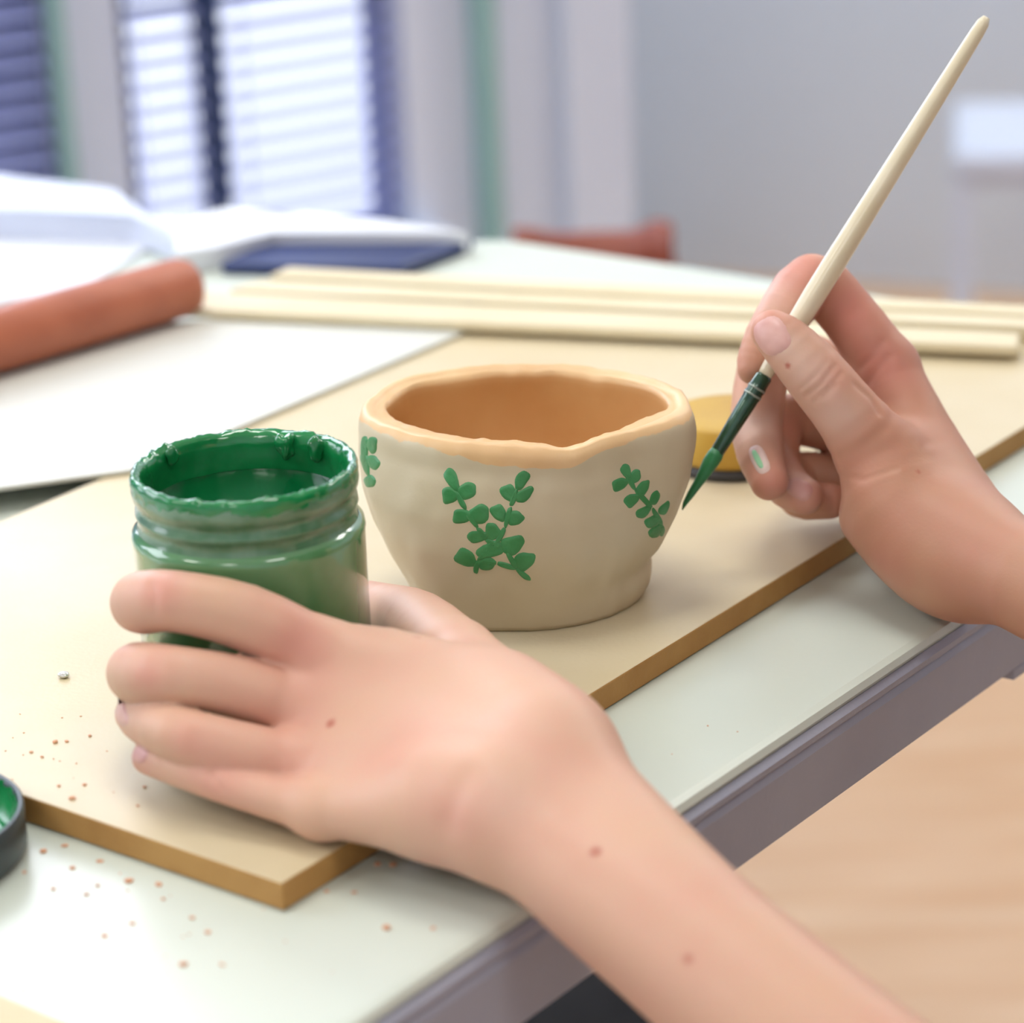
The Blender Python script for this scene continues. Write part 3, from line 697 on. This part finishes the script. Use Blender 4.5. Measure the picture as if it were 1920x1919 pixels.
        for ax_ in range(3):
            o1, o2 = (ax_+1) % 3, (ax_+2) % 3
            sa = [slice(None)]*3; sb = [slice(None)]*3; sa[ax_] = slice(0,-1); sb[ax_] = slice(1,None)
            e = np.argwhere(neg[tuple(sa)] != neg[tuple(sb)]); e = e[(e[:,o1] > 0) & (e[:,o2] > 0) & (e[:,o1] < N[o1]-1) & (e[:,o2] < N[o2]-1)]
            u1 = np.zeros(3,int); u1[o1] = 1; u2 = np.zeros(3,int); u2[o2] = 1
            q = np.stack([vid[tuple((e-u1-u2).T)], vid[tuple((e-u2).T)], vid[tuple(e.T)], vid[tuple((e-u1).T)]], 1)
            fl = neg[tuple(e.T)]; q[~fl] = q[~fl][:,::-1]; quads.append(q[(q >= 0).all(1)])
        Q = np.concatenate(quads)
        for _ in range(2):
            gr = s.grad(Vv); d_ = s.f(Vv); Vv = Vv-gr*np.clip(d_, -h, h)[:,None]
        return Vv, Q

LH = Hand(JD)
# fingers curled over the front of the jar: knuckle, middle joint, tip
LH.finger((600,1228,-60,66),(460,1158,-66,63),(330,1128,-66,58),(272,1130,-56,60),(260,1130,-50,52),(264,1126,-44,42))
LH.finger((580,1335,-66,62),(450,1290,-71,59),(330,1268,-72,57),(268,1264,-62,60),(254,1262,-48,54),(258,1258,-34,42))
LH.finger((570,1438,-80,58),(440,1408,-82,57),(335,1377,-79,52),(275,1354,-62,45),(252,1340,-44,37))
LH.finger((600,1520,-98,48),(480,1488,-90,39),(400,1463,-84,37),(320,1434,-74,36),(280,1421,-66,33))
# thumb behind the jar
LH.finger((850,1250,-28,90),(785,1178,6,70),(722,1152,42,58),(610,1125,56,48))
# back of the hand, wrist, forearm
LH.limb((600,1228,-60,66),(790,1285,-66,92),(1020,1420,-92,114))
LH.limb((580,1335,-68,62),(770,1385,-82,92),(965,1480,-108,120))
LH.limb((570,1438,-80,58),(760,1465,-96,90),(935,1510,-118,110))
LH.limb((600,1520,-98,48),(760,1525,-112,70),(915,1530,-124,88))
LH.limb((850,1250,-28,90),(930,1330,-62,104),(1020,1420,-98,110))
LH.limb((940,1350,-70,100),(1030,1435,-98,112),(1180,1598,-130,116),(1365,1785,-158,122),(1650,2030,-188,140),(2150,2420,-230,170))
LH.limb((830,1500,-114,86),(925,1525,-122,92),(1110,1662,-142,116),(1320,1832,-164,130),(1600,2075,-190,150),(1800,2240,-205,150))

RH = Hand(BRD)
RH.finger((1652,862,-10,82),(1592,780,-15,64),(1528,702,-17,59),(1476,645,-16,50),(1449,622,-14,41))       # thumb
RH.finger((1662,690,22,60),(1590,590,24,54),(1522,532,20,56),(1455,612,12,48),(1424,668,8,40),(1412,692,6,30))      # index
RH.finger((1668,760,44,58),(1550,690,50,52),(1448,668,42,50),(1420,770,26,50),(1424,845,12,45),(1442,903,2,36))       # middle
RH.finger((1672,840,58,56),(1560,800,60,50),(1466,790,54,48),(1455,868,36,46),(1478,912,22,42),(1508,930,12,36))       # ring
RH.finger((1680,920,52,52),(1580,900,58,44),(1492,890,56,42),(1500,932,42,40),(1555,940,30,34))                        # little
RH.limb((1662,690,22,58),(1720,830,10,75),(1800,1010,-16,90))
RH.limb((1668,760,44,56),(1725,880,24,74),(1800,1020,-14,90))
RH.limb((1672,840,58,54),(1720,930,28,74),(1800,1040,-12,88))
RH.limb((1680,920,52,52),(1710,980,18,66),(1790,1050,-14,78))
RH.limb((1652,862,-10,82),(1690,955,-16,94),(1760,1030,-24,90),(1830,1058,-28,92))
RH.limb((1618,978,-4,36),(1700,1036,-16,48),(1790,1068,-26,62))
RH.limb((1800,1025,-24,92),(1930,1090,-50,102),(2200,1205,-82,125),(2560,1350,-125,145))

SKIN_L = np.array(lin(213,171,147)[:3]); SKIN_R = np.array(lin(196,145,120)[:3])  # right skin set darker, shade on that hand put into its colour
def paint(H, Vv, base, reds, dusts, moles):
    allp = [(q[0], q[1]) for q in reds+dusts+moles]; T, ok = H.trace_many(allp); hitp = {q: (T[i] if ok[i] else None) for i, q in enumerate(allp)}
    col = np.repeat(base[None], len(Vv), 0)
    nz = np.array([noise.noise(Vector(v)*38) + .5*noise.noise(Vector(v)*95) for v in Vv])
    red = np.array(lin(208,132,122)[:3]); warm = np.array(lin(212,174,138)[:3]); pale = np.array(lin(232,206,190)[:3])
    w = np.clip(.22*nz, 0, .3)[:,None]; col = col*(1-w)+red*w
    w = np.clip(-.30*nz, 0, .3)[:,None]; col = col*(1-w)+warm*w
    for x, y, r_, k in reds:
        p = hitp[(x, y)]
        if p is None: continue
        w = (k*np.exp(-(np.linalg.norm(Vv-p, axis=1)/(r_/5500))**2))[:,None]; col = col*(1-w)+red*w
    for x, y, r_, k in dusts:
        p = hitp[(x, y)]
        if p is None: continue
        w = (k*np.exp(-(np.linalg.norm(Vv-p, axis=1)/(r_/5500))**2)*(.6+.8*np.clip(nz+.4,0,1)))[:,None]; w = np.clip(w,0,1); col = col*(1-w)+pale*w
    mo = np.array(lin(168,74,58)[:3])
    for x, y, r_, k in moles:
        p = hitp[(x, y)]
        if p is None: continue
        w = (k*np.clip(1.5-np.linalg.norm(Vv-p, axis=1)/(r_/6000), 0, 1))[:,None]; col = col*(1-w)+mo*w
    return col
SKM = bpy.data.materials.new('skin'); SKM.use_nodes = True
nt = SKM.node_tree; b = nt.nodes['Principled BSDF']; at = nt.nodes.new('ShaderNodeAttribute'); at.attribute_name = 'skin_tone'
nt.links.new(at.outputs['Color'], b.inputs['Base Color']); b.inputs['Roughness'].default_value = .48; b.inputs['Specular IOR Level'].default_value = .35
b.inputs['Subsurface Weight'].default_value = .25; b.inputs['Subsurface Radius'].default_value = (1.0,.36,.2); b.inputs['Subsurface Scale'].default_value = .005
tc = nt.nodes.new('ShaderNodeTexCoord'); n2 = nt.nodes.new('ShaderNodeTexNoise'); n2.inputs['Scale'].default_value = 700; n2.inputs['Detail'].default_value = 4
bp = nt.nodes.new('ShaderNodeBump'); bp.inputs['Strength'].default_value = .10; bp.inputs['Distance'].default_value = .0006
nt.links.new(tc.outputs['Object'], n2.inputs[0]); nt.links.new(n2.outputs['Fac'], bp.inputs['Height']); nt.links.new(bp.outputs[0], b.inputs['Normal'])

def gpx(H, pts, r_, dp):                                   # crease drawn along the skin through these pixels
    px = []
    for a, c in zip(pts[:-1], pts[1:]):
        for t in np.linspace(0, 1, 5)[:-1]: px.append((a[0]+(c[0]-a[0])*t, a[1]+(c[1]-a[1])*t))
    px.append(pts[-1]); T, ok = H.trace_many(px); T = [p for p, o in zip(T, ok) if o]
    H.grooves.append((T, r_, dp))
gpx(RH, [(1512,742),(1538,722),(1566,686)], .0010, .00060)
gpx(RH, [(1500,728),(1528,706),(1552,676)], .0009, .00045)
gpx(RH, [(1526,752),(1552,728),(1578,700)], .0009, .00045)
gpx(RH, [(1546,742),(1566,722)], .0012, .00050)
gpx(RH, [(1655,640),(1640,665),(1612,690)], .0014, .0008)
gpx(RH, [(1668,668),(1648,690),(1625,720)], .0014, .0008)
gpx(RH, [(1650,775),(1632,745),(1605,722)], .0014, .0008)
gpx(RH, [(1560,890),(1620,900),(1680,880)], .0012, .0003)
gpx(LH, [(398,1448),(405,1465),(418,1484)], .0010, .0007)
gpx(LH, [(285,1098),(292,1120),(288,1150)], .0012, .0003)
gpx(LH, [(262,1240),(268,1265),(264,1290)], .0012, .0003)
gpx(LH, [(838,1545),(852,1500),(875,1455)], .0040, .0008)
lv, lq = LH.mesh(); rv, rq = RH.mesh(.00095)
lc = paint(LH, lv, SKIN_L, [(300,1108,45,.5),(560,1205,60,.45),(275,1270,35,.45),(560,1330,65,.3),(350,1390,45,.35),(545,1430,60,.3),(215,1330,40,.4),(400,1465,60,.35),(760,1400,70,.2),(860,1520,60,.25),(260,1420,40,.35)], [(940,1490,60,.2)],
   [(620,1357,8,.8),(1117,1597,9,.8),(1290,1799,9,.45),(783,1195,5,.5)])
rc = paint(RH, rv, SKIN_R, [(1560,710,45,.35),(1690,700,60,.4),(1640,690,60,.5),(1520,500,50,.45),(1600,600,70,.5),(1470,530,60,.5),(1590,560,50,.4),(1440,600,40,.4),(1500,930,60,.5),(1440,900,50,.4),(1480,800,50,.4),(1660,1060,50,.35)], [(1480,660,45,.6),(1520,700,55,.6),(1590,760,40,.35),(1400,800,50,.6),(1450,560,60,.35),(1500,900,60,.4),(1560,780,50,.3)],
   [(1477,686,6,.8),(1722,885,5,.5)])

# upper arms and shoulders (outside the picture) belong to the same skin
UA = Hand(1.0)
tors = e0 + d1*.26 - d2*.42; tors[2] = 0
shl = tors - d1*.17 + np.array([0,0,1.30]); shr = tors + d1*.17 + np.array([0,0,1.30])
l_elb = LH.J(2150,2420,-230,170)[0]; r_elb = RH.J(2560,1350,-125,145)[0]
seg = lambda H, L_: H.palm.extend([[(a, ra), (b, rb)] for a, b, ra, rb in L_])
seg(UA, [(l_elb, shl, .031, .045), (r_elb, shr, .026, .045), (shl, shr, .045, .045), (tors+np.array([0,0,1.32]), tors+np.array([0,0,1.40]), .05, .048)])
uv, uq = UA.mesh(.006)
uc = np.repeat(SKIN_L[None], len(uv), 0)
VV = np.concatenate([lv, rv, uv]); QQ = np.concatenate([lq, rq+len(lv), uq+len(lv)+len(rv)]); CC = np.concatenate([lc, rc, uc])
person = empty('person', tors, 'person in black clothes holding the jar and painting with a brush', 'person')
me = bpy.data.meshes.new('body'); me.from_pydata(VV.tolist(), [], QQ.tolist()); me.update()
ca = me.color_attributes.new('skin_tone', 'FLOAT_COLOR', 'POINT'); ca.data.foreach_set('color', np.concatenate([CC, np.ones((len(CC),1))], 1).ravel())
body = link('body', me, SKM, person, True)

def nail(H, c, tip, hl, hw, m='nail', lift=.00035, name='fingernail'):
    c = np.array(c, float); u = np.array(tip, float)-c; u /= np.linalg.norm(u); v = np.array([-u[1], u[0]]); V = []; Fc = []; n = 28; R = 5
    p = H.trace(*c)
    if p is None: return
    pts2 = [(0,0)]
    for i in range(1, R+1):
        for k in range(n):
            a = 2*math.pi*k/n; x = math.copysign(abs(math.cos(a))**.7, math.cos(a)); y = math.copysign(abs(math.sin(a))**.7, math.sin(a)); pts2.append((x*i/R, y*i/R))
    T3, ok = H.trace_many([c+u*x*hl+v*y*hw for x, y in pts2]); W3 = []
    for j in range(len(pts2)):
        t = T3[j]
        if not ok[j] or np.linalg.norm(t-p) > .014: t = W3[max(0, j-n)] if W3 else p
        W3.append(t)
    W3 = np.array(W3); g_ = H.grad(W3); edge = np.array([1 if j < 1+n*(R-1) else 0 for j in range(len(pts2))])
    W3 = W3 + g_*np.where(edge == 1, lift, -.0002)[:,None]
    for k in range(n): Fc.append((0, 1+k, 1+(k+1) % n))
    for i in range(R-1):
        for k in range(n): Fc.append((1+i*n+k, 1+(i+1)*n+k, 1+(i+1)*n+(k+1) % n, 1+i*n+(k+1) % n))
    pyd(name, W3, Fc, m, body, True)
nail(RH, (1447,630), (1430,600), 39, 34)
nail(RH, (1424,862), (1438,892), 30, 16, 'naildust')
nail(RH, (1500,918), (1522,930), 26, 20)
nail(LH, (226,1335), (218,1310), 30, 12)
nail(LH, (262,1416), (250,1410), 15, 17)

nail(RH, (1421,862), (1432,884), 22, 6, mat('light_green_paint', (150,206,160), .5), .0006, 'paint_spot')

# black clothes
SH = Hand(1.0)
zc = lambda z: np.array([0,0,z])
seg(SH, [(tors+zc(.92)-d1*.06, tors+zc(.92)+d1*.06, .115, .115), (tors+zc(1.22)-d1*.08, tors+zc(1.22)+d1*.08, .11, .11), (tors+zc(.9), tors+zc(1.25), .12, .12),
            (shl, shr, .06, .06), (shl, shl+(l_elb-shl)*.55, .058, .056), (shr, shr+(r_elb-shr)*.55, .058, .056)])
v_, q_ = SH.mesh(.009); me = bpy.data.meshes.new('shirt'); me.from_pydata(v_.tolist(), [], q_.tolist()); me.update(); link('shirt', me, 'black', person, True)
TR = Hand(1.0)
hipz = .84
for sg in (-1,1):
    hp = tors+d1*.085*sg+zc(hipz); kn = tors+d1*.09*sg+zc(.46); an = tors+d1*.09*sg+zc(.09)
    seg(TR, [(hp, kn, .088, .062), (kn, an, .062, .05)])
seg(TR, [(tors-d1*.07+zc(hipz), tors+d1*.07+zc(hipz), .105, .105)])
v_, q_ = TR.mesh(.009); me = bpy.data.meshes.new('trousers'); me.from_pydata(v_.tolist(), [], q_.tolist()); me.update(); link('trousers', me, 'black', person, True)
